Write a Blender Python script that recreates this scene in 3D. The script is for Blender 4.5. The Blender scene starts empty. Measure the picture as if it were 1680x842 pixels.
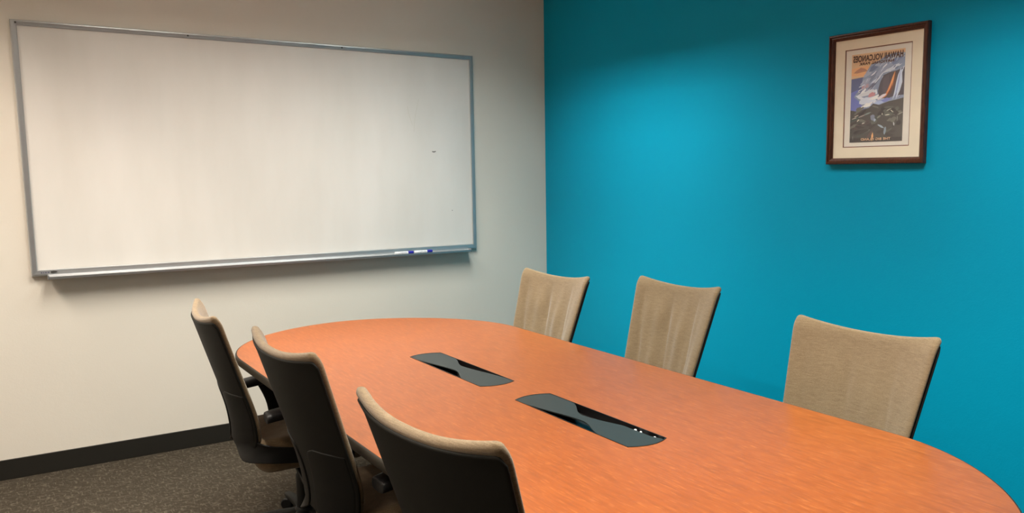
import bpy, bmesh, math, random
from mathutils import Vector, Matrix
random.seed(4)
S = bpy.context.scene
COL = S.collection
PI = math.pi

# ------------------------------------------------------------ camera
F_PX, YAW, PITCH, ROLL, CAM_Z, CX, CY = 1397.06, 0.9631, 0.1233, -0.0073, 1.4804, 948.77, 454.97
cd = bpy.data.cameras.new('camera')
cam = bpy.data.objects.new('camera', cd)
COL.objects.link(cam)
S.camera = cam
cd.sensor_width = 36
cd.lens = F_PX / 1680 * 36
cd.shift_x = (840 - CX) / 1680
cd.shift_y = (CY - 421) / 1680
cd.clip_start = .05
_F = Vector((math.cos(YAW)*math.cos(PITCH), math.sin(YAW)*math.cos(PITCH), -math.sin(PITCH)))
_R = Vector((math.sin(YAW), -math.cos(YAW), 0))
_U = _R.cross(_F)
_R2 = _R*math.cos(ROLL) + _U*math.sin(ROLL)
_U2 = _U*math.cos(ROLL) - _R*math.sin(ROLL)
_m = Matrix((_R2, _U2, -_F)).transposed().to_4x4()
_m.translation = (0, 0, CAM_Z)
cam.matrix_world = _m

# ------------------------------------------------------------ world, view, lamps
w = bpy.data.worlds.new('world'); S.world = w
w.use_nodes = True
w.node_tree.nodes['Background'].inputs[0].default_value = (.8, .85, .9, 1)
w.node_tree.nodes['Background'].inputs[1].default_value = .02
S.view_settings.view_transform = 'Standard'
S.view_settings.look = 'None'
S.view_settings.gamma = 1
S.view_settings.use_curve_mapping = False
S.view_settings.exposure = 0.0

XW, YW = 3.1539, 4.9156            # teal wall and whiteboard wall
XL, YN, ZC = -1.9, -1.5, 2.72      # far-left wall, near wall, ceiling height
WARM = (1.0, .87, .74)
MIXD = (1.0, .93, .82)
NEUT = (.95, 1.0, .95)
#          x,     y,    power, colour
TROFFERS = [(2.0, 3.70, 155, NEUT), (2.0, 1.35, 150, NEUT), (.80, 3.70, 160, MIXD), (.80, 1.35, 145, MIXD), (-.85, 4.0, 205, WARM), (-.85, 1.35, 90, WARM)]
LAMP = .38                         # overall lamp level
TX, TY = .61, 1.22                 # troffer opening
# ------------------------------------------------------------ materials
def lin(r, g, b):
    f = lambda c: (c/255)/12.92 if c/255 <= .04045 else ((c/255+.055)/1.055)**2.4
    return (f(r), f(g), f(b), 1)
class NT:
    def __init__(s, name):
        s.m = bpy.data.materials.new(name); s.m.use_nodes = True
        s.t = s.m.node_tree; s.b = s.t.nodes['Principled BSDF']
    def n(s, typ, **k):
        o = s.t.nodes.new(typ)
        for a, v in k.items():
            if a in o.inputs.keys(): o.inputs[a].default_value = v
            else: setattr(o, a, v)
        return o
    def l(s, a, b): s.t.links.new(a, b)
    def coords(s, scale=(1, 1, 1), rot=(0, 0, 0)):
        c = s.n('ShaderNodeTexCoord'); m = s.n('ShaderNodeMapping')
        m.inputs['Scale'].default_value = scale; m.inputs['Rotation'].default_value = rot
        s.l(c.outputs['Object'], m.inputs[0]); return m.outputs[0]
    def noise(s, vec, scale, detail=3, rough=.55):
        o = s.n('ShaderNodeTexNoise', Scale=scale, Detail=detail, Roughness=rough); s.l(vec, o.inputs['Vector']); return o.outputs[0]
    def ramp(s, fac, stops):
        r = s.n('ShaderNodeValToRGB'); e = r.color_ramp.elements
        while len(e) < len(stops): e.new(.5)
        for i, (p, c) in enumerate(stops): e[i].position = p; e[i].color = c
        s.l(fac, r.inputs[0]); return r.outputs[0]
    def mix(s, fac, a, b, mode='MIX'):
        o = s.n('ShaderNodeMix', data_type='RGBA', blend_type=mode)
        for i, v in ((0, fac), (6, a), (7, b)):
            if hasattr(v, 'links'): s.l(v, o.inputs[i])
            else: o.inputs[i].default_value = v
        return o.outputs[2]
    def bump(s, h, strength, dist=.002):
        o = s.n('ShaderNodeBump', Strength=strength, Distance=dist); s.l(h, o.inputs['Height']); s.l(o.outputs[0], s.b.inputs['Normal']); return o
def plain(name, col, rough=.5, metal=0, spec=.5, bump=0, bscale=400):
    t = NT(name); t.b.inputs['Roughness'].default_value = rough; t.b.inputs['Metallic'].default_value = metal
    t.b.inputs['Specular IOR Level'].default_value = spec
    v = t.coords()
    nz = t.noise(v, 14, 3)
    c = t.mix(nz, tuple(x*.94 for x in col[:3])+(1,), tuple(min(1, x*1.06) for x in col[:3])+(1,))
    t.l(c, t.b.inputs['Base Color'])
    if bump: t.bump(t.noise(v, bscale, 2), bump, .0006)
    return t.m
def painted_wall(name, col, rough, var=.04, bstr=.25, spec=.3):
    t = NT(name); t.b.inputs['Specular IOR Level'].default_value = spec; v = t.coords()
    nz = t.noise(v, 1.7, 4)
    c = t.mix(nz, tuple(x*(1-var) for x in col[:3])+(1,), tuple(x*(1+var) for x in col[:3])+(1,))
    t.l(c, t.b.inputs['Base Color']); t.b.inputs['Roughness'].default_value = rough
    a = t.n('ShaderNodeMath', operation='ADD'); t.l(t.noise(v, 160, 3), a.inputs[0]); t.l(t.noise(v, 22, 2), a.inputs[1])
    t.bump(a.outputs[0], bstr, .0012)
    return t.m
M = {}
M['cream'] = painted_wall('cream_paint', (.80, .745, .66), .6)
M['teal'] = painted_wall('teal_paint', (.0, .30, .475), .5, bstr=.35, spec=.12)
M['ceiling'] = painted_wall('ceiling_tile', (.82, .80, .76), .9)
M['rubber_base'] = plain('black_rubber_base', lin(36, 34, 30), .5, spec=.3)
M['alu'] = plain('brushed_aluminium', (.50, .51, .52), .38, .75)
M['alu_dark'] = plain('dark_aluminium', (.30, .31, .32), .4, .7)
M['black'] = plain('black_plastic', (.006, .006, .006), .5, spec=.2, bump=.25, bscale=900)
M['shell'] = plain('charcoal_plastic_shell', (.011, .0105, .009), .6, spec=.15, bump=.4, bscale=1200)
M['pad'] = plain('black_arm_pad', (.012, .012, .013), .42, spec=.3, bump=.2, bscale=700)
M['steel'] = plain('grey_steel', (.25, .25, .24), .35, .8)
M['edge'] = plain('dark_table_edging', lin(42, 37, 30), .5, spec=.25)
M['lid'] = plain('gunmetal_lid', lin(40, 44, 43), .42, .1, .3)
M['cavity'] = plain('black_cavity', (.006, .005, .005), .35)
M['white_plastic'] = plain('white_plastic', lin(235, 235, 235), .35)
M['blue'] = plain('blue_cap', lin(25, 25, 150), .35)
M['inkgrey'] = plain('grey_ink', lin(95, 98, 120), .6)
M['smudge'] = plain('faint_marker', lin(214, 210, 196), .5)
M['dark_mark'] = plain('dark_mark', lin(60, 58, 55), .5)
M['mat'] = plain('cream_matboard', lin(240, 226, 202), .85)
M['liner'] = plain('brown_liner', lin(120, 62, 38), .7)
M['paper'] = plain('print_margin_paper', lin(236, 228, 216), .8)
M['louvre'] = plain('louvre_metal', (.14, .14, .135), .6, 0)
M['housing'] = plain('grey_lamp_housing', (.3, .3, .29), .5)

def wood_top():
    t = NT('cherry_veneer'); v = t.coords((22, 2.2, 1))
    g = t.noise(v, 4.0, 2, .5)
    c = t.ramp(g, [(.30, lin(130, 66, 21)), (.5, lin(140, 71, 24)), (.68, lin(147, 77, 28))])
    v2 = t.coords((30, 3.0, 1), (0, 0, .05)); g2 = t.noise(v2, 7, 2, .5)
    fl = t.ramp(g2, [(.0, (0, 0, 0, 1)), (.57, (0, 0, 0, 1)), (.70, (1, 1, 1, 1))])
    fs = t.n('ShaderNodeMath', operation='MULTIPLY'); t.l(fl, fs.inputs[0]); fs.inputs[1].default_value = .6
    c = t.mix(fs.outputs[0], c, lin(172, 100, 48))
    big = t.noise(t.coords((1, .5, 1)), 2.2, 2)
    c = t.mix(big, c, lin(196, 96, 44)) if False else c
    t.l(c, t.b.inputs['Base Color'])
    t.b.inputs['Roughness'].default_value = .285
    t.b.inputs['Specular IOR Level'].default_value = .55
    return t.m
M['wood'] = wood_top()
def frame_wood():
    t = NT('dark_walnut_frame'); v = t.coords((30, 30, 4))
    c = t.ramp(t.noise(v, 6, 5), [(.3, lin(50, 26, 18)), (.7, lin(98, 54, 36))])
    t.l(c, t.b.inputs['Base Color']); t.b.inputs['Roughness'].default_value = .35
    return t.m
M['frame_wood'] = frame_wood()
def fabric(name, a, b):
    t = NT(name)
    h = t.noise(t.coords((6, 6, 130)), 5, 3)
    g = t.noise(t.coords((90, 90, 90)), 4, 3)
    m_ = t.mix(.5, h, g)
    c = t.ramp(m_, [(.36, a), (.64, b)])
    t.l(c, t.b.inputs['Base Color']); t.b.inputs['Roughness'].default_value = .85
    t.b.inputs['Sheen Weight'].default_value = .25
    t.b.inputs['Specular IOR Level'].default_value = .2
    t.bump(m_, .5, .0015)
    return t.m
M['fabric'] = fabric('tan_ribbed_fabric', lin(106, 87, 63), lin(134, 114, 87))
def carpet():
    t = NT('grey_brown_carpet')
    v = t.coords()
    nz = t.n('ShaderNodeTexNoise', Scale=9.0, Detail=2.0); t.l(v, nz.inputs['Vector'])
    vm = t.n('ShaderNodeVectorMath', operation='SCALE'); t.l(nz.outputs[1], vm.inputs[0]); vm.inputs[3].default_value = .03
    va = t.n('ShaderNodeVectorMath', operation='ADD'); t.l(v, va.inputs[0]); t.l(vm.outputs[0], va.inputs[1])
    def streak(sc):
        mp = t.n('ShaderNodeMapping'); mp.inputs['Scale'].default_value = sc; t.l(va.outputs[0], mp.inputs[0])
        return t.ramp(t.noise(mp.outputs[0], 10, 3, .6), [(.0, (0, 0, 0, 1)), (.53, (0, 0, 0, 1)), (.66, (1, 1, 1, 1))])
    s1 = streak((2.4, 10, 1)); s2 = streak((10, 2.4, 1))
    mx = t.mix(.5, s1, s2, 'LIGHTEN'); 
    mx = t.mix(1.0, s1, s2, 'LIGHTEN')
    fine = t.noise(v, 260, 3, .7)
    base = t.ramp(fine, [(.3, lin(38, 33, 26)), (.7, lin(64, 57, 47))])
    f = t.n('ShaderNodeMath', operation='MULTIPLY'); t.l(mx, f.inputs[0]); f.inputs[1].default_value = .5
    c = t.mix(f.outputs[0], base, lin(102, 94, 82))
    t.l(c, t.b.inputs['Base Color']); t.b.inputs['Roughness'].default_value = .95
    t.b.inputs['Specular IOR Level'].default_value = .1
    a = t.n('ShaderNodeMath', operation='ADD'); t.l(fine, a.inputs[0]); t.l(mx, a.inputs[1])
    t.bump(a.outputs[0], .7, .004)
    return t.m
M['carpet'] = carpet()
def board_mat():
    t = NT('whiteboard_enamel'); v = t.coords((1, 1, .25))
    c = t.ramp(t.noise(v, 3.2, 4), [(.3, (.76, .73, .68, 1)), (.7, (.84, .81, .77, 1))])
    t.l(c, t.b.inputs['Base Color']); t.b.inputs['Roughness'].default_value = .38
    t.b.inputs['Specular IOR Level'].default_value = .35
    return t.m
M['board'] = board_mat()
def glass():
    t = NT('picture_glass')
    nt = t.t; nt.nodes.remove(t.b)
    out = nt.nodes['Material Output']
    tr = t.n('ShaderNodeBsdfTransparent'); gl = t.n('ShaderNodeBsdfGlossy', Roughness=.08)
    mx = t.n('ShaderNodeMixShader'); mx.inputs[0].default_value = .03; t.l(tr.outputs[0], mx.inputs[1]); t.l(gl.outputs[0], mx.inputs[2]); t.l(mx.outputs[0], out.inputs[0])
    return t.m
M['glass'] = glass()

# ------------------------------------------------------------ mesh helpers
def obj(name, bm, mat, parent=None, smooth=False, angle=None):
    me = bpy.data.meshes.new(name)
    bmesh.ops.recalc_face_normals(bm, faces=bm.faces)
    bm.to_mesh(me); bm.free()
    o = bpy.data.objects.new(name, me); COL.objects.link(o)
    for m_ in (mat if isinstance(mat, (list, tuple)) else [mat]): me.materials.append(m_)
    if smooth:
        for p in me.polygons: p.use_smooth = True
        if angle: me.set_sharp_from_angle(angle=math.radians(angle))
    if parent: o.parent = parent
    return o
def tag(o, label=None, cat=None, group=None, kind=None):
    for k, v in (('label', label), ('category', cat), ('group', group), ('kind', kind)):
        if v: o[k] = v
    return o
def empty(name, loc, rz=0):
    o = bpy.data.objects.new(name, None); COL.objects.link(o)
    o.location = loc; o.rotation_euler = (0, 0, rz); o.empty_display_size = .1
    return o
def box(bm, x0, x1, y0, y1, z0, z1, bev=0, mi=0):
    g = bmesh.ops.create_cube(bm, size=1)
    vs = g['verts']
    for v in vs:
        v.co = Vector(((x0+x1)/2+v.co.x*(x1-x0), (y0+y1)/2+v.co.y*(y1-y0), (z0+z1)/2+v.co.z*(z1-z0)))
    fs = list({f for v in vs for f in v.link_faces})
    for f in fs: f.material_index = mi
    if bev:
        es = list({e for v in vs for e in v.link_edges})
        bmesh.ops.bevel(bm, geom=es, offset=bev, segments=3, profile=.5, affect='EDGES')
    return vs
def lathe(bm, prof, n=24, c=(0, 0, 0), axis='Z', cap=True):
    rings = []
    for r, h in prof:
        ring = []
        for i in range(n):
            a = 2*PI*i/n; p = (r*math.cos(a), r*math.sin(a), h)
            if axis == 'X': p = (p[2], p[0], p[1])
            if axis == 'Y': p = (p[0], p[2], p[1])
            ring.append(bm.verts.new(Vector(p)+Vector(c)))
        rings.append(ring)
    for a, b in zip(rings, rings[1:]):
        for i in range(n): bm.faces.new((a[i], a[(i+1) % n], b[(i+1) % n], b[i]))
    if cap:
        bm.faces.new(rings[0]); bm.faces.new(rings[-1])
def sweep(bm, pts, secs, rnd=.35, n=16):
    """pts: centre line; secs: (width vector, height vector) half-sizes at each point; rounded-rectangle section"""
    rings = []
    for p, (a, b) in zip(pts, secs):
        ring = []
        for i in range(n):
            t = 2*PI*i/n; c, s = math.cos(t), math.sin(t)
            c = math.copysign(abs(c)**rnd, c); s = math.copysign(abs(s)**rnd, s)
            ring.append(bm.verts.new(Vector(p)+Vector(a)*c+Vector(b)*s))
        rings.append(ring)
    for a, b in zip(rings, rings[1:]):
        for i in range(n): bm.faces.new((a[i], a[(i+1) % n], b[(i+1) % n], b[i]))
    bm.faces.new(rings[0]); bm.faces.new(rings[-1])
def curve_pts(ctrl, n):
    """Catmull-Rom through control points"""
    P = [Vector(c) for c in ctrl]; P = [2*P[0]-P[1]]+P+[2*P[-1]-P[-2]]; out = []
    segs = len(P)-3
    for i in range(n+1):
        t = i/n*segs; k = min(int(t), segs-1); t -= k
        a, b, c, d = P[k:k+4]
        out.append(.5*((2*b)+(c-a)*t+(2*a-5*b+4*c-d)*t*t+(3*b-3*c+d-a)*t**3))
    return out
def samples(n, r, k=6):
    """-1..1 with dense samples in the rounded rims of relative width r"""
    e = [1-r+r*math.sin(PI/2*i/k) for i in range(k+1)]
    mid = [-(1-r)+2*(1-r)*i/n for i in range(1, n)]
    return [-x for x in reversed(e)]+mid+e
def rim(a, r):
    a = abs(a)
    return 1 if a <= 1-r else math.sqrt(max(0, 1-((a-1+r)/r)**2))
def slab(bm, f, T, ru=.08, rv=.06, nu=24, nv=24, off=0, disp=None, corner=0, dcorner=0, grow=None):
    """closed cushion-like slab about the surface f(u,v), u,v in -1..1, thickness T, rims rounded"""
    us, vs = samples(nu, ru), samples(nv, rv)
    F, B = [], []
    h = 1e-3
    for v in vs:
        rf, rb = [], []
        q = abs(v)
        cr = corner if v > 0 else dcorner
        k = 1
        if cr and q > 1-cr: k = 1-cr*.85*(1-math.sqrt(max(0, 1-((q-1+cr)/cr)**2)))
        for u in us:
            uu = u*k
            p = f(uu, v); du = f(uu+h, v)-f(uu-h, v); dv = f(uu, v+h)-f(uu, v-h)
            n = du.cross(dv).normalized()
            e = rim(u, ru)*rim(v, rv)
            d = disp(uu, v)*e if disp else 0
            T_k = T+(grow(v) if grow else 0)
            rf.append(bm.verts.new(p+n*(off+T_k/2*e+d)))
            rb.append(bm.verts.new(p+n*(off-T_k/2*e)))
        F.append(rf); B.append(rb)
    for G in (F, B):
        for a, b in zip(G, G[1:]):
            for i in range(len(us)-1): bm.faces.new((a[i], a[i+1], b[i+1], b[i]))
    bmesh.ops.remove_doubles(bm, verts=[v for G in (F, B) for r in G for v in r], dist=1e-6)
def extrude_outline(bm, pts, z0, z1):
    a = [bm.verts.new((x, y, z0)) for x, y in pts]; b = [bm.verts.new((x, y, z1)) for x, y in pts]
    n = len(pts)
    for i in range(n): bm.faces.new((a[i], a[(i+1) % n], b[(i+1) % n], b[i]))
    bm.faces.new(a); bm.faces.new(b)

# ------------------------------------------------------------ room shell
def struct(name, bm, mat): return tag(obj(name, bm, mat), kind='structure')
T_ = .12
bm = bmesh.new(); box(bm, XL-T_, XW+T_, YN-T_, YW+T_, -.1, 0); struct('floor', bm, M['carpet'])
bm = bmesh.new(); box(bm, XL-T_, XW, YW, YW+T_, 0, ZC+.25); struct('wall_back', bm, M['cream'])
bm = bmesh.new(); box(bm, XW, XW+T_, YN-T_, YW+T_, 0, ZC+.25); struct('wall_right', bm, M['teal'])
bm = bmesh.new(); box(bm, XL-T_, XL, YN, YW, 0, ZC+.25); struct('wall_left', bm, M['cream'])
bm = bmesh.new(); box(bm, XL-T_, XW, YN-T_, YN, 0, ZC+.25); struct('wall_front', bm, M['cream'])
# ceiling with openings for the lamps
bm = bmesh.new()
xs = sorted({XL, XW}|{t[0]-TX/2 for t in TROFFERS}|{t[0]+TX/2 for t in TROFFERS})
ys = sorted({YN, YW}|{t[1]-TY/2 for t in TROFFERS}|{t[1]+TY/2 for t in TROFFERS})
for x0, x1 in zip(xs, xs[1:]):
    for y0, y1 in zip(ys, ys[1:]):
        cx, cy = (x0+x1)/2, (y0+y1)/2
        if any(abs(cx-t[0]) < TX/2 and abs(cy-t[1]) < TY/2 for t in TROFFERS): continue
        box(bm, x0, x1, y0, y1, ZC, ZC+.02)
struct('ceiling', bm, M['ceiling'])
def baseboard(name, x0, x1, y0, y1):
    bm = bmesh.new(); box(bm, x0, x1, y0, y1, 0, .1, .002); struct(name, bm, M['rubber_base'])
baseboard('baseboard_back', XL, XW, YW-.009, YW)
baseboard('baseboard_right', XW-.009, XW, YN, YW-.009)
baseboard('baseboard_left', XL, XL+.009, YN, YW-.009)
baseboard('baseboard_front', XL+.009, XW-.009, YN, YN+.009)

names = ['between table and teal wall at the far end', 'between table and teal wall at the near end', 'over the left chairs at the far end', 'over the left chairs at the near end', 'nearest the left wall at the far end', 'nearest the left wall at the near end']
for (tx, ty, pw, col), nm in zip(TROFFERS, names):
    t = empty('ceiling_light', (tx, ty, ZC))
    tag(t, 'recessed louvred ceiling light '+nm, 'ceiling light', 'recessed ceiling lights')
    bm = bmesh.new(); hx, hy = TX/2, TY/2
    box(bm, -hx, hx, -hy, hy, .13, .14)
    for s in (-1, 1):
        box(bm, s*hx-.004, s*hx+.004, -hy, hy, 0.0, .135)
        box(bm, -hx, hx, s*hy-.004, s*hy+.004, 0.0, .135)
    obj('housing', bm, M['housing'], t)
    bm = bmesh.new()
    box(bm, -.003, .003, -hy+.004, hy-.004, .004, .12)
    for i in range(1, 8): y = -hy+TY*i/8; box(bm, -hx+.004, hx-.004, y-.003, y+.003, .004, .10)
    obj('louvre', bm, M['louvre'], t)
    for s_ in (-1, 1):       # one lamp strip in each half of the fitting
        ld = bpy.data.lights.new('lamp_strip', 'AREA'); ld.shape = 'RECTANGLE'; ld.size = .05; ld.size_y = 1.14
        ld.energy = pw/2*LAMP; ld.color = col; ld.spread = math.radians(140)
        lo = bpy.data.objects.new('lamp_strip', ld); COL.objects.link(lo); lo.parent = t; lo.location = (s_*TX/4, 0, .117)

# ------------------------------------------------------------ whiteboard
WX0, WX1, WZ0, WZ1 = .1653, 2.6053, .9918, 2.2118
wb = empty('whiteboard', ((WX0+WX1)/2, YW, WZ0))
tag(wb, 'large wall-mounted whiteboard with aluminium frame and marker tray', 'whiteboard')
HW, HH = (WX1-WX0)/2, WZ1-WZ0
bm = bmesh.new(); box(bm, -HW+.015, HW-.015, -.014, -.001, .015, HH-.015); obj('writing_surface', bm, M['board'], wb)
def frame_side(bm, p0, p1, inward, wid, prof):
    """mitred moulding along p0-p1 in x-z; prof: (inset fraction, depth)"""
    a, b = Vector(p0), Vector(p1); d = (b-a).normalized(); inn = Vector(inward)
    r0 = []; r1 = []
    for fr, dp in prof:
        k = fr*wid
        r0.append(bm.verts.new(a+inn*k+d*k+Vector((0, -dp, 0))))
        r1.append(bm.verts.new(b+inn*k-d*k+Vector((0, -dp, 0))))
    n = len(prof)
    for i in range(n): bm.faces.new((r0[i], r0[(i+1) % n], r1[(i+1) % n], r1[i]))
    bm.faces.new(r0); bm.faces.new(r1)
aprof = [(0, .0005), (0, .016), (.12, .021), (.3, .022), (.6, .021), (.88, .0205), (1, .0145), (1, .0005)]
bm = bmesh.new(); fw = .027
c00, c10, c11, c01 = (-HW, 0, 0), (HW, 0, 0), (HW, 0, HH), (-HW, 0, HH)
frame_side(bm, c00, c10, (0, 0, 1), fw*1.15, aprof); frame_side(bm, c10, c11, (-1, 0, 0), fw, aprof)
frame_side(bm, c11, c01, (0, 0, -1), fw, aprof); frame_side(bm, c01, c00, (1, 0, 0), fw, aprof)
fr = obj('frame', bm, M['alu'], wb)
bm = bmesh.new()   # profiled tray: back lip, floor, raised front lip
tp = [(-.022, .006), (-.022, -.006), (-.028, -.010), (-.058, -.015), (-.066, -.013), (-.068, -.002), (-.064, -.002), (-.060, -.008), (-.032, -.003), (-.027, .001), (-.025, .006)]
xa, xb = .234-(WX0+WX1)/2, 2.54-(WX0+WX1)/2
ra = [bm.verts.new((xa, y, z)) for y, z in tp]; rb_ = [bm.verts.new((xb, y, z)) for y, z in tp]
for i in range(len(tp)): bm.faces.new((ra[i], ra[(i+1) % len(tp)], rb_[(i+1) % len(tp)], rb_[i]))
bm.faces.new(ra); bm.faces.new(rb_)
tray = obj('marker_tray', bm, M['alu'], wb)
for x in (xa-.004, xb-.002):
    bm = bmesh.new(); box(bm, x, x+.006, -.068, -.022, -.016, .006, .002); obj('end_cap', bm, M['alu_dark'], tray)
for sx, sz in ((.188, HH-.0135), (.94, HH-.0135), (1.76, HH-.0135)):
    bm = bmesh.new(); lathe(bm, [(.0045, 0), (.0045, -.0015), (.003, -.0022)], 12, (0, 0, 0), 'Y')
    s = obj('screw', bm, M['dark_mark'], fr); s.location = (sx+WX0-.1653-(WX0+WX1)/2, -.0215, sz)
# small maker's badge on the lower left of the frame
bm = bmesh.new(); 
pp = [(0, -.005), (.012, -.006), (.022, -.003), (.028, 0), (.022, .004), (.012, .006), (0, .005)]
fa = [bm.verts.new((x, 0, z)) for x, z in pp]; fb = [bm.verts.new((x, -.002, z)) for x, z in pp]
for i in range(7): bm.faces.new((fa[i], fa[(i+1) % 7], fb[(i+1) % 7], fb[i]))
bm.faces.new(fa); bm.faces.new(fb)
s = obj('badge', bm, M['dark_mark'], fr); s.location = (.247-(WX0+WX1)/2, -.0215, .0175); s['label'] = 'small dark badge on frame corner'
bm = bmesh.new()
for x, a in ((-.040, .006), (-.030, .004), (-.022, .006), (-.012, .008)): box(bm, x, x+a, -.0008, 0, -.003, .003)
s = obj('badge_mark', bm, M['inkgrey'], fr); s.location = (.245-(WX0+WX1)/2, -.0215, .0165)
def ink(bm, pts, wd):
    for (x0, z0), (x1, z1) in zip(pts, pts[1:]):
        d = Vector((x1-x0, 0, z1-z0)).normalized(); n = Vector((-d.z, 0, d.x))*wd/2
        bm.faces.new([bm.verts.new(Vector((x, -.0146, z))+m_) for x, z, m_ in ((x0, z0, n), (x1, z1, n), (x1, z1, -n), (x0, z0, -n))])
bm = bmesh.new(); ox = (WX0+WX1)/2
ink(bm, [(2.155-ox, 1.88-WZ0), (2.165-ox, 1.83-WZ0), (2.185-ox, 1.77-WZ0)], .0015)
ink(bm, [(2.232-ox, 1.93-WZ0), (2.21-ox, 1.85-WZ0), (2.197-ox, 1.78-WZ0), (2.193-ox, 1.73-WZ0)], .0015)
s = obj('faint_scribble', bm, M['smudge'], wb); s['label'] = 'faint half-wiped v-shaped pen mark'
bm = bmesh.new(); ink(bm, [(2.311-ox, 1.612-WZ0), (2.318-ox, 1.609-WZ0), (2.327-ox, 1.6095-WZ0), (2.335-ox, 1.613-WZ0)], .005)
s = obj('ink_spot', bm, M['dark_mark'], wb)
bm = bmesh.new(); ink(bm, [(2.437-ox, 1.245-WZ0), (2.440-ox, 1.241-WZ0)], .004); obj('ink_spot', bm, M['dark_mark'], wb)

# dry-erase pens on the tray
def pen(x0, y, label):
    p = empty('dry_erase_marker', (x0, YW-y, WZ0+.0035)); p.rotation_euler = (0, 0, random.uniform(-.02, .02))
    tag(p, label, 'marker', 'dry-erase markers on the tray')
    bm = bmesh.new(); lathe(bm, [(.005, 0), (.0082, .002), (.0085, .012), (.0085, .085), (.007, .09)], 20, axis='X'); obj('barrel', bm, M['white_plastic'], p, True, 40)
    bm = bmesh.new(); lathe(bm, [(.0086, .086), (.0093, .088), (.0093, .112), (.0075, .121), (.004, .124)], 20, axis='X'); obj('cap', bm, M['blue'], p, True, 40)
    bm = bmesh.new()
    for k in range(9):
        x = .024+k*.0058
        for a in (-.9, -.35, .2, .8):
            if random.random() < .3: continue
            c, s = math.cos(PI/2-a-.2), math.sin(PI/2-a-.2); L = random.uniform(.002, .0045)
            r = .00866
            t1 = Vector((0, -math.cos(a), math.sin(a)))*r; t2 = Vector((0, -math.cos(a+.17), math.sin(a+.17)))*r
            bm.faces.new([bm.verts.new(v) for v in (Vector((x, 0, 0))+t1, Vector((x+L, 0, 0))+t1, Vector((x+L, 0, 0))+t2, Vector((x, 0, 0))+t2)])
    obj('print', bm, M['inkgrey'], p)
pen(2.030, .042, 'left of two white dry-erase markers with blue caps on tray')
pen(2.158, .039, 'right of two white dry-erase markers with blue caps on tray')

# ------------------------------------------------------------ framed print on the teal wall
PW, PH = .4863, .5633
pic = empty('framed_picture', (XW, (2.0546+2.5409)/2, 1.5043), -PI/2)   # local x runs to the right as seen, local -y into the room
tag(pic, 'dark wood framed volcano poster with cream mat on teal wall', 'picture')
bm = bmesh.new(); W2 = PW/2
wprof = [(0, .001), (0, .020), (.10, .026), (.34, .028), (.44, .022), (.60, .023), (.80, .019), (1, .012), (1, .001)]
q00, q10, q11, q01 = (-W2, 0, 0), (W2, 0, 0), (W2, 0, PH), (-W2, 0, PH)
for a, b, inn in ((q00, q10, (0, 0, 1)), (q10, q11, (-1, 0, 0)), (q11, q01, (0, 0, -1)), (q01, q00, (1, 0, 0))):
    frame_side(bm, a, b, inn, .027, wprof)
obj('frame', bm, M['frame_wood'], pic)
def plate(name, x0, x1, z0, z1, y, th, mat, parent):
    bm = bmesh.new(); box(bm, x0, x1, -y-th, -y, z0, z1); return obj(name, bm, mat, parent)
def ring(name, xo, zo0, zo1, xi, zi0, zi1, y, th, mat, parent):
    bm = bmesh.new()
    box(bm, -xo, -xi, -y-th, -y, zo0, zo1); box(bm, xi, xo, -y-th, -y, zo0, zo1)
    box(bm, -xi, xi, -y-th, -y, zo0, zi0); box(bm, -xi, xi, -y-th, -y, zi1, zo1)
    return obj(name, bm, mat, parent)
LM = W2-.078; PM = W2-.112
ring('mat_board', W2-.02, .02, PH-.02, LM, .073, PH-.070, .004, .004, M['mat'], pic)
ring('liner', LM, .073, PH-.070, LM-.0035, .0765, PH-.0735, .004, .0025, M['liner'], pic)
pr = plate('poster', -LM+.003, LM-.003, .076, PH-.073, .003, .002, M['paper'], pic)
plate('glass_pane', -W2+.022, W2-.022, .022, PH-.022, .0095, .0012, M['glass'], pic)
# artwork: layered flat colour shapes, printed on the sheet (0..1 across, 0..1 up)
AX0, AX1, AZ0, AZ1 = -PM, PM, .094, PH-.093
COLS = {}
def ccol(rgb):
    if rgb not in COLS:
        t = NT('print_ink'); t.b.inputs['Base Color'].default_value = lin(*[min(250, c*1.08+14) for c in rgb]); t.b.inputs['Roughness'].default_value = .7; COLS[rgb] = t.m
    return COLS[rgb]
layer = [0]
art_bm = bmesh.new(); art_m = []
def poly(pts, rgb):
    m_ = ccol(rgb)
    if m_ not in art_m: art_m.append(m_)
    layer[0] += 1; y = -.0051-layer[0]*.000006
    vs = [art_bm.verts.new((AX0+(AX1-AX0)*x, y, AZ0+(AZ1-AZ0)*z)) for x, z in pts]
    es = [art_bm.edges.new((vs[i], vs[(i+1) % len(vs)])) for i in range(len(vs))]
    g = bmesh.ops.triangle_fill(art_bm, edges=es, use_beauty=True)
    for f in g['geom']:
        if isinstance(f, bmesh.types.BMFace): f.material_index = art_m.index(m_)
def blob(cx, cz, rx, rz, rgb, n=14, wob=.25, rot=0):
    pts = []
    for i in range(n):
        a = 2*PI*i/n; r = 1+random.uniform(-wob, wob)
        x, z = rx*r*math.cos(a), rz*r*math.sin(a)
        pts.append((min(1, max(0, cx+x*math.cos(rot)-z*math.sin(rot)*.7)), min(1, max(0, cz+x*math.sin(rot)*.7+z*math.cos(rot)))))
    poly(pts, rgb)
def streaks(pts, w, rgb):
    L = [(x-w*.5*math.sin(i/(len(pts)-1)*PI)-.002, z) for i, (x, z) in enumerate(pts)]
    Rr = [(x+w*.5*math.sin(i/(len(pts)-1)*PI)+.002, z) for i, (x, z) in enumerate(pts)]
    poly(L+Rr[::-1], rgb)
poly([(0, .36), (1, .42), (1, 1), (0, 1)], (206, 168, 130))                        # peach sky
poly([(0, .84), (.3, .86), (.45, .80), (.33, .74), (0, .76)], (214, 160, 112))
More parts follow.
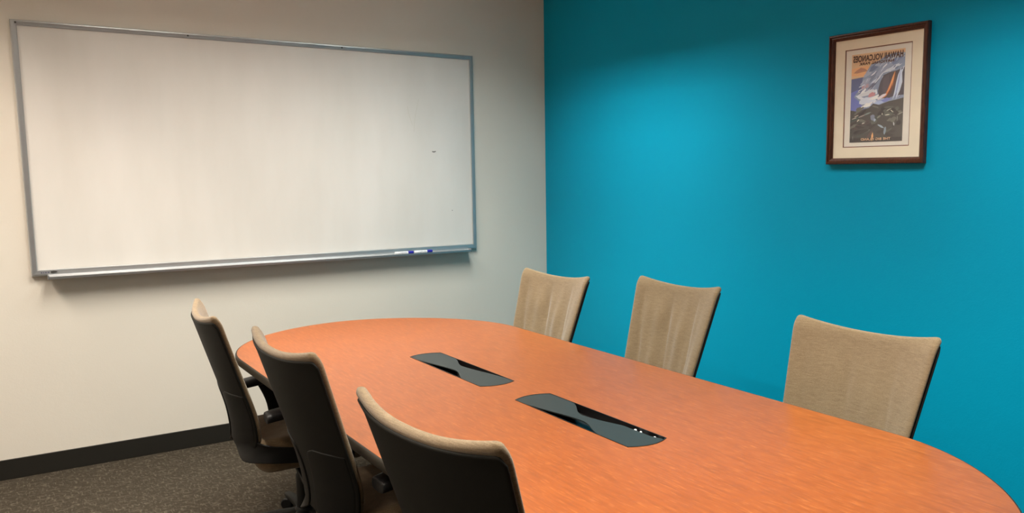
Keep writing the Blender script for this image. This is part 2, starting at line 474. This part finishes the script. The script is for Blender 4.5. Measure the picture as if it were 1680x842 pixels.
poly([(.04, .79), (.10, .82), (.18, .845), (.26, .83), (.32, .80), (.22, .795), (.12, .785)], (168, 116, 92))
poly([(0, .30), (.5, .30), (.5, .74), (.2, .735), (0, .725)], (84, 92, 130))        # sea
poly([(0, .30), (.24, .30), (.24, .55), (.14, .60), (0, .57)], (98, 108, 176))
# steam cloud
poly([(.20, .60), (.22, .72), (.30, .80), (.38, .87), (.52, .90), (.66, .95), (.82, .965), (1, .955), (1, .46), (.6, .40), (.26, .38), (.16, .47), (.06, .52), (.12, .57)], (126, 138, 164))
for cx, cz, rx, rz, c, rt in [(.34, .78, .10, .035, (152, 160, 178), .6), (.46, .84, .12, .03, (96, 108, 140), .5), (.62, .88, .16, .03, (150, 160, 178), .25),
        (.86, .92, .14, .03, (178, 184, 192), .1), (.80, .87, .16, .03, (112, 124, 158), .4), (.60, .79, .20, .035, (140, 150, 174), .5), (.78, .80, .18, .022, (190, 196, 206), .3),
        (.40, .72, .12, .03, (110, 120, 146), .7), (.30, .69, .08, .03, (150, 156, 176), .5), (.46, .66, .14, .025, (86, 90, 118), .8), (.52, .70, .12, .014, (190, 196, 206), .8),
        (.36, .60, .13, .022, (98, 98, 118), .7), (.28, .63, .07, .025, (176, 140, 150), .2), (.30, .55, .16, .03, (198, 200, 206), .2), (.40, .53, .07, .025, (186, 130, 138), .2),
        (.22, .58, .10, .02, (214, 216, 222), .1), (.20, .50, .10, .02, (204, 208, 222), -.4), (.34, .47, .16, .035, (196, 204, 220), .1), (.50, .50, .14, .02, (220, 222, 226), .2),
        (.34, .42, .12, .022, (222, 224, 228), .2), (.52, .445, .12, .02, (150, 162, 190), .3)]:
    blob(cx, cz, rx, rz, c, rot=rt)
# thin wisps
for k in range(60):
    x = random.uniform(.16, .95); z = random.uniform(.42, .93)
    if z > .62+.55*x or (x < .2 and z > .6): continue
    c = random.choice([(186, 192, 206), (96, 106, 138), (160, 168, 188), (112, 120, 150), (206, 208, 216), (140, 146, 170)])
    blob(x, z, random.uniform(.03, .07), random.uniform(.006, .012), c, 9, .3, random.uniform(.3, 1.0))
# dark cliff and lava fall
poly([(.52, .56), (.56, .66), (.62, .735), (.74, .76), (.86, .77), (1, .80), (1, .50), (.84, .50), (.7, .47), (.56, .49)], (70, 64, 74))
poly([(.60, .58), (.62, .70), (.72, .74), (.74, .60), (.66, .52)], (84, 74, 84))
poly([(.80, .76), (.86, .74), (.84, .62), (.76, .52), (.68, .50), (.72, .58), (.77, .66)], (92, 62, 52))
streaks([(.83, .765), (.80, .70), (.77, .63), (.73, .57), (.66, .50), (.60, .475)], .055, (200, 116, 66))
streaks([(.82, .75), (.79, .68), (.75, .60), (.70, .54)], .022, (226, 160, 104))
streaks([(.78, .64), (.76, .58), (.70, .52)], .018, (142, 56, 44))
for pts in ([(.94, .80), (.91, .72), (.89, .64), (.86, .56), (.80, .46)], [(.99, .80), (.93, .74), (.93, .64), (.90, .55), (.86, .46)]):
    streaks(pts, .07, (188, 198, 216))
streaks([(.92, .76), (.90, .66), (.87, .56), (.84, .48)], .025, (140, 154, 192))
blob(.60, .50, .09, .018, (210, 200, 206), rot=.5); blob(.66, .455, .11, .022, (112, 122, 184), rot=.3); blob(.52, .43, .12, .018, (160, 174, 206), rot=.2)
blob(.49, .555, .02, .03, (206, 212, 222), rot=.2)
# black lava shore
poly([(0, 0), (1, 0), (1, .47), (.88, .455), (.72, .44), (.56, .41), (.44, .43), (.36, .385), (.26, .37), (.12, .355), (0, .37)], (66, 62, 62))
for i in range(46):
    z = random.uniform(.05, .40); x = random.uniform(.05, .95)
    c = random.choice([(80, 82, 78), (54, 50, 50), (96, 96, 90), (72, 60, 62), (60, 66, 66), (44, 42, 44)])
    blob(x, z, random.uniform(.04, .12), random.uniform(.010, .03), c, 10, .3, random.uniform(-.3, .6))
for x, z, rx, rz, c, rt in [(.12, .30, .05, .006, (170, 158, 146), .3), (.08, .275, .05, .006, (150, 144, 136), .2), (.16, .25, .03, .007, (196, 188, 176), .7), (.26, .215, .03, .006, (186, 180, 170), .2),
        (.24, .30, .08, .007, (140, 130, 124), .3), (.44, .27, .045, .035, (112, 120, 142), .1), (.48, .245, .02, .02, (150, 160, 180), .1), (.60, .17, .06, .012, (140, 156, 170), -.4), (.68, .12, .025, .04, (120, 136, 152), -.3),
        (.74, .35, .05, .006, (150, 150, 140), .4), (.72, .295, .045, .004, (214, 210, 196), .1), (.62, .305, .006, .012, (206, 204, 190), 0), (.80, .33, .03, .008, (170, 166, 152), -.6), (.84, .19, .012, .022, (170, 172, 176), .4),
        (.56, .28, .04, .012, (112, 112, 104), .5), (.34, .32, .07, .010, (110, 124, 120), .3), (.95, .30, .05, .006, (130, 130, 124), .3), (.90, .25, .008, .03, (110, 112, 108), 0), (.40, .09, .09, .02, (84, 66, 66), .8)]:
    blob(x, z, rx, rz, c, 10, .2, rt)
poly([(0, 0), (1, 0), (1, .045), (0, .05)], (50, 46, 48))
poly([(.43, .05), (.425, .07), (.44, .095), (.45, .11), (.46, .085), (.465, .06), (.45, .045), (.44, .01), (.435, .01)], (216, 160, 104))
poly([(.062, .03), (.066, .03), (.066, .075), (.062, .075)], (150, 146, 140))
for v in art_bm.verts: pass
art = obj('artwork', art_bm, art_m, pr)
def text(body, cx, cz, height, width, mat, parent, arc=0, fat=.036):
    """mirrored lettering, as in the photograph"""
    fc = bpy.data.curves.new('lettering', 'FONT'); fc.body = body; fc.align_x = 'CENTER'; fc.align_y = 'CENTER'; fc.offset = fat; fc.space_character = 1.05
    to = bpy.data.objects.new('lettering', fc); COL.objects.link(to)
    bpy.context.view_layer.update()
    me = bpy.data.meshes.new_from_object(to.evaluated_get(bpy.context.evaluated_depsgraph_get()))
    bpy.data.objects.remove(to)
    xs_ = [v.co.x for v in me.vertices]; ys_ = [v.co.y for v in me.vertices]
    w0, h0 = max(xs_)-min(xs_), max(ys_)-min(ys_); mx_, my_ = (max(xs_)+min(xs_))/2, (max(ys_)+min(ys_))/2
    for v in me.vertices:
        u = (v.co.x-mx_)/w0*2
        z = (v.co.y-my_)/h0*height*(1+arc*u*u)
        v.co = Vector((cx-u*width/2, -.0068, cz+z))
    me.materials.clear(); me.materials.append(mat)
    o = bpy.data.objects.new('lettering', me); COL.objects.link(o); o.parent = parent
    return o
zt = lambda z: AZ0+(AZ1-AZ0)*z
text('HAWAII VOLCANOES', 0, zt(.945), .026, (AX1-AX0)*.94, ccol((74, 44, 34)), pr, arc=.12)
text('NATIONAL PARK', -.006, zt(.885), .0115, (AX1-AX0)*.66, ccol((80, 48, 36)), pr)
text('THE BIG ISLAND', .002, zt(.032), .0105, (AX1-AX0)*.56, ccol((222, 176, 136)), pr, fat=.012)

# ------------------------------------------------------------ conference table
TC = Vector((1.4305, 2.462)); R_ = .632; HL = 1.703; ZT = .74
def cap(u, n): return max(0, 1-abs(u)**n)**(1/n)
def outline(grow=0):
    R = R_+grow; L = HL-R_; pts = []
    N = 40
    for k in range(2*N+1):                       # far cap from left to right
        a = PI-PI*k/(2*N); n = 1.97 if a > PI/2 else 1.80
        c, s = math.cos(a), math.sin(a)
        r = 1/((abs(c)**n+abs(s)**n)**(1/n))
        pts.append((R*r*c, L+R*r*s))
    for k in range(2*N+1):
        a = -PI*k/(2*N); n = 1.80 if a > -PI/2 else 1.97
        c, s = math.cos(a), math.sin(a)
        r = 1/((abs(c)**n+abs(s)**n)**(1/n))
        pts.append((R*r*c, -L+R*r*s))
    out = []
    for p in pts:
        if not out or (Vector(p)-Vector(out[-1])).length > 1e-4: out.append(p)
    return out
tab = empty('conference_table', (TC.x, TC.y, 0))
tag(tab, 'long oval cherry-wood conference table with two dark cable ports', 'table')
GR = [(1.439-TC.x, 2.8718-TC.y), (1.4473-TC.x, 2.0519-TC.y)]
GL, GW = .3027, .0693
def port_outline(gx, gy, g=0):
    # long sides straight, ends bowed; slightly skewed like the real plates
    pts = []
    for k in range(13):
        t = -1+2*k/12; pts.append((gx+t*(GW+g), gy+GL-.004+g+.022*(1-t*t)+.0*t))
    for k in range(13):
        t = 1-2*k/12; pts.append((gx+t*(GW+g), gy-GL+.004-g-.022*(1-t*t)))
    return pts
def plate_with_holes(bm, outer, holes, z0, z1, rimr=0):
    for z in (z0, z1):
        es = []
        for loop in [outer]+holes:
            vs = [bm.verts.new((x, y, z)) for x, y in loop]
            es += [bm.edges.new((vs[i], vs[(i+1) % len(vs)])) for i in range(len(vs))]
        bmesh.ops.triangle_fill(bm, edges=es, use_beauty=True)
    for loop in [outer]+holes:
        n = len(loop)
        a = [bm.verts.new((x, y, z0)) for x, y in loop]; b = [bm.verts.new((x, y, z1)) for x, y in loop]
        for i in range(n): bm.faces.new((a[i], a[(i+1) % n], b[(i+1) % n], b[i]))
    bmesh.ops.remove_doubles(bm, verts=bm.verts, dist=1e-6)
bm = bmesh.new()
plate_with_holes(bm, outline(-.004), [port_outline(*g) for g in GR], ZT-.028, ZT)
obj('tabletop', bm, M['wood'], tab)
# edging: rounded band all round
bm = bmesh.new()
prof = [(-.0039, ZT-.030), (-.002, ZT-.032), (.001, ZT-.030), (.003, ZT-.024), (.0035, ZT-.014), (.003, ZT-.006), (.0005, ZT-.0012), (-.0035, ZT-.0002), (-.0039, ZT-.004)]
rings = [[bm.verts.new((x, y, z)) for x, y in outline(g)] for g, z in prof]
n = len(rings[0])
for a, b in zip(rings, rings[1:]+rings[:1]):
    m_ = min(len(a), len(b))
    for i in range(m_): bm.faces.new((a[i], a[(i+1) % m_], b[(i+1) % m_], b[i]))
obj('edging', bm, M['edge'], tab, True, 50)
def gap(s):
    """side cut-out of the hourglass lid along its length, 0..1"""
    if s < .08 or s > .78: return 0
    if s < .54: t = (s-.08)/.46; return .75*t*t*(3-2*t)+.25*t
    t = (s-.54)/.24; return 1-t*t*(3-2*t)
for i, (gx, gy) in enumerate(GR):
    bm = bmesh.new()        # black tray sunk into the top, with a thin rim
    o_ = port_outline(gx, gy, -.0005); nn = len(o_)
    lo = [bm.verts.new((x, y, ZT-.027)) for x, y in o_]; hi = [bm.verts.new((x, y, ZT+.0012)) for x, y in o_]
    inn = [bm.verts.new((x, y, ZT+.0012)) for x, y in port_outline(gx, gy, -.003)]; inl = [bm.verts.new((x, y, ZT-.024)) for x, y in port_outline(gx, gy, -.003)]
    for A, B in ((lo, hi), (hi, inn), (inn, inl)):
        for k in range(nn): bm.faces.new((A[k], A[(k+1) % nn], B[(k+1) % nn], B[k]))
    bm.faces.new(lo); bm.faces.new(inl)
    port = obj('cable_port', bm, M['cavity'], tab)
    port['label'] = ['black sunken cable port at far end', 'black sunken cable port at near end'][i]
    bm = bmesh.new(); L_, Rr = [], []
    gl, gr = ((.60, .60), (.62, .88))[i]
    tw = GW-.0035
    for k in range(61):
        s = k/60; y = GL-.004-2*(GL-.004)*s
        L_.append((gx-tw+tw*gl*gap(s), gy+y)); Rr.append((gx+tw-tw*gr*(gap(1-s) if i == 0 else max(gap(1-s), (.40 if s > .55 else 0)*(1 if s < .93 else (1-s)/.07*.5+.5))), gy+y))
    top = [(gx+t*tw, gy+GL-.006+.021*(1-t*t)) for t in [j/6-1 for j in range(1, 12)]]
    x0b, x1b = L_[-1][0], Rr[-1][0]
    bot = []
    for j in range(1, 12):
        t = 1-j/6; xx = x1b+(x0b-x1b)*j/12; tt = (xx-gx)/tw
        bot.append((xx, gy-GL+.006-.021*(1-tt*tt)))
    extrude_outline(bm, L_[::-1]+top+Rr+bot, ZT-.003, ZT+.0004)
    obj('lid', bm, M['lid'], port)
    if i == 1:
        for yy, rr in ((-.175, .0045), (-.20, .0035), (-.262, .004)):
            bm = bmesh.new(); lathe(bm, [(rr, 0), (rr, .014), (rr*.6, .016)], 12); s = obj('connector', bm, M['white_plastic'], port); s.location = (gx+.056, gy+yy, ZT-.019)
# pedestals and spine under the top
for y0, y1 in ((-.70, -.20), (.30, .80)):
    bm = bmesh.new(); cy = (y0+y1)/2; hy = (y1-y0)/2
    def ell(a, b, z, n=32): return [bm.verts.new((a*math.copysign(abs(math.cos(t))**.6, math.cos(t)), cy+b*math.copysign(abs(math.sin(t))**.6, math.sin(t)), z)) for t in [2*PI*k/n for k in range(n)]]
    rs = [ell(.085, hy, 0), ell(.085, hy, .012), ell(.07, hy*.8, .03), ell(.065, hy*.72, .68), ell(.14, hy, .70), ell(.14, hy, ZT-.028)]
    for a, b in zip(rs, rs[1:]):
        for k in range(32): bm.faces.new((a[k], a[(k+1) % 32], b[(k+1) % 32], b[k]))
    bm.faces.new(rs[0]); bm.faces.new(rs[-1])
    obj('pedestal', bm, M['black'], tab, True, 40)
bm = bmesh.new(); box(bm, -.015, .015, -.72, .8, .45, ZT-.03, .003); obj('cable_beam', bm, M['black'], tab)

# ------------------------------------------------------------ chairs (local +x faces the table)
HC = .98
def edge_x(z):       # x of the side edges of the back as it rises
    if z >= .62: x = -.324+.305*(HC-z)
    else:
        t = (.62-z); x = -.324+.305*.36+.305*t-.95*t*t if t < .17 else -.324+.305*.36+.305*.17-.95*.0289+(t-.17)*.9
    if z > .93: x -= .22*(z-.93)*(z-.93)/.05*1.4
    return x
def back_surface(zt_c, zt_e, zb, wf=1.0, win=0):
    def f(u, v):
        t = (v+1)/2
        ztop = zt_c+(zt_e-zt_c)*min(1, abs(u))**2.2
        z = zb+(ztop-zb)*t
        hw = (.2735-.108*(HC-z))*wf-win
        if z < .55: hw -= (.55-z)*.25
        b = .050+.01*(HC-z)
        x = edge_x(z)-b*(1-min(1.1, abs(u))**2.3)
        return Vector((x, u*hw, z))     # du x dv points forward (+x)
    return f
def make_chair(label, loc, rz, h, flute, lift=0, wf=1.0):
    dz = 0
    t = empty('office_chair', loc, rz)
    tag(t, label, 'chair', 'tan office chairs around the table')
    # cushion
    bm = bmesh.new()
    def disp(u, v):
        fade = min(1, max(0, (.86-v)/.55))
        ph = u*PI*3.0
        return flute*fade*((2*abs(math.sin(ph*.5+.5+.2*math.sin(v*3)))**.7-1)+.25*math.cos(ph*2.1+1))*min(1, (1-abs(u))*4)*(.8+.2*math.sin(v*7+u*4))
    slab(bm, back_surface(.953+dz, .981+dz, .455, wf), .018, .06, .04, 60, 36, 0, disp, corner=.07, dcorner=.12, grow=lambda v: .008*max(0, (v-.6)/.4)**2)
    obj('back_cushion', bm, M['fabric'], t, True)
    # shell
    bm = bmesh.new()
    slab(bm, back_surface(.945+dz, .966+dz, .41, wf, .002), .009, .03, .02, 30, 30, -.0145, None, corner=.08, dcorner=.3)
    sh = obj('back_shell', bm, M['shell'], t, True)
    # yoke: plates that climb the sides of the shell and run forward around the seat
    for s in (-1, 1):
        bm = bmesh.new()
        def bp(u, z):
            hw = (.2735-.108*(HC-z))*wf-.003
            if z < .55: hw -= (.55-z)*.25
            return (edge_x(z)-(.050+.01*(HC-z))*(1-u**2.3)-.0205, u*hw, z)
        E_ = [bp(1, .668), bp(1, .60), bp(1, .54), bp(1, .495), (-.172, .228, .466), (-.10, .254, .455), (-.03, .257, .443), (.05, .232, .412)]
        I_ = [bp(.42, .664), bp(.22, .640), bp(.14, .56), bp(.16, .465), (-.258, .145, .402), (-.180, .226, .396), (-.06, .254, .388), (.05, .228, .366)]
        UE = [(1, .668, 0), (1, .60, 0), (1, .54, 0), (1, .495, 0), (1, .466, 0), (1, .46, 0), (1, .46, 0), (1, .46, 0)]
        UI = [(.42, .664, 0), (.22, .640, 0), (.14, .56, 0), (.16, .465, 0), (.5, .43, 0), (.8, .43, 0), (.9, .43, 0), (1, .43, 0)]
        N_ = 42
        E_, I_, UE, UI = [curve_pts(c_, N_) for c_ in (E_, I_, UE, UI)]
        def pf(u, v, s=s):
            q = min(1, max(0, (1-v)/2))*N_; k = min(int(q), N_-1); t_ = q-k
            e = E_[k].lerp(E_[k+1], t_); i_ = I_[k].lerp(I_[k+1], t_)
            w_ = (u*s+1)/2
            p = i_.lerp(e, w_)
            wb_ = min(1, max(0, (.60-q/N_)/.17)); wb_ = wb_*wb_*(3-2*wb_)
            if wb_ > 0:
                uz = UI[k].lerp(UI[k+1], t_).lerp(UE[k].lerp(UE[k+1], t_), w_)
                p = p.lerp(Vector(bp(min(1, max(0, uz.x)), uz.y)), wb_)
            p.y *= s
            return p
        slab(bm, pf, .007, .05, .025, 14, 44, 0)
        obj('yoke_arm', bm, M['black'], t, True, 50)
    # seat
    bm = bmesh.new()
    def sf(u, v):
        x = .015+.230*v; hw = .232-.012*v*v
        z = .405-.035*max(0, v-.55)**2*4-.02*max(0, -v-.5)+.012*u*u
        return Vector((x, u*hw, z)) if False else Vector((u*0+x, -u*hw*-1, z))
    def sfr(u, v):
        p = sf(u, v); return Vector((p.x, p.y, p.z))
    slab(bm, lambda u, v: sfr(-u, v), .13, .20, .24, 20, 20, 0, None, corner=.45, dcorner=.45)
    obj('seat', bm, M['fabric'], t, True)
    bm = bmesh.new(); box(bm, -.16, .17, -.17, .17, .355, .385, .012); obj('seat_pan', bm, M['black'], t, True, 40)
    # arms
    for s in (-1, 1):
        bm = bmesh.new()
        pts = curve_pts([(-.02, s*.05, .315), (-.02, s*.17, .295), (-.03, s*.262, .315), (-.045, s*.296, .40), (-.05, s*.290, .50), (-.06, s*.290, .590)], 24)
        secs = []
        for k, p in enumerate(pts):
            a = (pts[min(k+1, 24)]-pts[max(k-1, 0)]).normalized(); wv = Vector((1, 0, 0)); nb = a.cross(wv).normalized()
            ww = .026+.034*max(0, (k-15)/9)**2
            secs.append((wv*ww, nb*.013))
        sweep(bm, pts, secs, .6)
        arm = obj('armrest', bm, M['black'], t, True, 50)
        bm = bmesh.new()
        pts = curve_pts([(-.185, s*.290, .586), (-.175, s*.290, .592), (-.10, s*.290, .602), (0, s*.290, .604), (.07, s*.290, .600), (.088, s*.290, .592)], 20)
        secs = []
        for k in range(21):
            q = k/20; e = math.sqrt(max(.02, 1-abs(2*q-1)**6)); secs.append((Vector((0, .043*e, 0)), Vector((0, 0, .018*e))))
        sweep(bm, pts, secs, .55)
        obj('arm_pad', bm, M['pad'], arm, True)
    # mechanism, column, star base
    bm = bmesh.new(); box(bm, -.10, .10, -.07, .07, .31, .36, .012); lathe(bm, [(.008, -.2), (.008, -.05)], 12, (.03, 0, .335), 'Y'); lathe(bm, [(.012, -.24), (.012, -.19)], 12, (.03, 0, .335), 'Y'); obj('tilt_mechanism', bm, M['black'], t, True, 40)
    bm = bmesh.new(); lathe(bm, [(.034, .10), (.031, .11), (.031, .255), (.027, .26)], 24); lathe(bm, [(.017, .255), (.017, .315+lift)], 20); obj('gas_column', bm, M['black'], t, True, 40)
    bm = bmesh.new(); lathe(bm, [(.030, .062), (.044, .066), (.046, .09), (.040, .112), (.034, .118)], 28)
    base = obj('star_base', bm, M['black'], t, True, 40)
    for k in range(5):
        a = 2*PI*k/5+.35; d = Vector((math.cos(a), math.sin(a), 0)); nrm = Vector((-d.y, d.x, 0))
        bm = bmesh.new()
        pts = [d*r+Vector((0, 0, z)) for r, z in ((.035, .092), (.12, .090), (.22, .080), (.30, .069), (.315, .067))]
        sweep(bm, pts, [(nrm*a_, Vector((0, 0, b_))) for a_, b_ in ((.024, .018), (.022, .015), (.019, .012), (.016, .009), (.010, .006))], .6)
        obj('base_leg', bm, M['steel'] if False else M['shell'], base, True, 50)
        bm = bmesh.new()
        cdir = Vector((math.cos(a+.9), math.sin(a+.9), 0)); cn = Vector((-cdir.y, cdir.x, 0)); c0 = d*.30+Vector((0, 0, .027))
        for sd in (-1, 1):
            rings_ = []
            for off, r in ((.006, .022), (.008, .0265), (.020, .0265), (.024, .022)):
                rings_.append([bm.verts.new(c0+cn*sd*off+cdir*r*math.cos(t_)+Vector((0, 0, r*math.sin(t_)))) for t_ in [2*PI*j/18 for j in range(18)]])
            for A, B2 in zip(rings_, rings_[1:]):
                for j in range(18): bm.faces.new((A[j], A[(j+1) % 18], B2[(j+1) % 18], B2[j]))
            bm.faces.new(rings_[0]); bm.faces.new(rings_[-1])
        lathe(bm, [(.007, .024), (.007, .066)], 10, tuple(d*.30))
        obj('caster', bm, M['black'], base, True, 40)
    for ch in t.children:       # seat height on the gas lift
        if ch.name.split('.')[0] not in ('gas_column', 'star_base'): ch.location.z = lift
    return t
def chair_at(cx, cy, th, h, label, flute=.012, wf=1.0):
    """cx, cy: mid-point of the two top corners, th: facing"""
    ox = -.324
    x, y = cx-ox*math.cos(th), cy-ox*math.sin(th)
    return make_chair(label, (x, y, 0), th, h, flute, h-HC, wf)
chair_at(2.341, 3.582, 3.202, .978, 'tan channelled chair on the teal wall side nearest the whiteboard wall corner')
chair_at(2.552, 2.89, 3.15, .985, 'middle tan channelled chair on the teal wall side, pulled back from table')
chair_at(2.296, 1.701, 3.155, .981, 'smoother tan chair on the teal wall side, nearest the viewer', .004)
chair_at(.676, 3.459, -.085, .979, 'black-backed chair on the left side, farthest, in front of the black baseboard')
chair_at(.685, 2.468, .036, 1.012, 'black-backed chair between two others on the left side of table', wf=.975)
chair_at(.670, 1.478, .101, 1.028, 'black-backed chair nearest the viewer, cut off by the bottom of the photo', wf=.975)
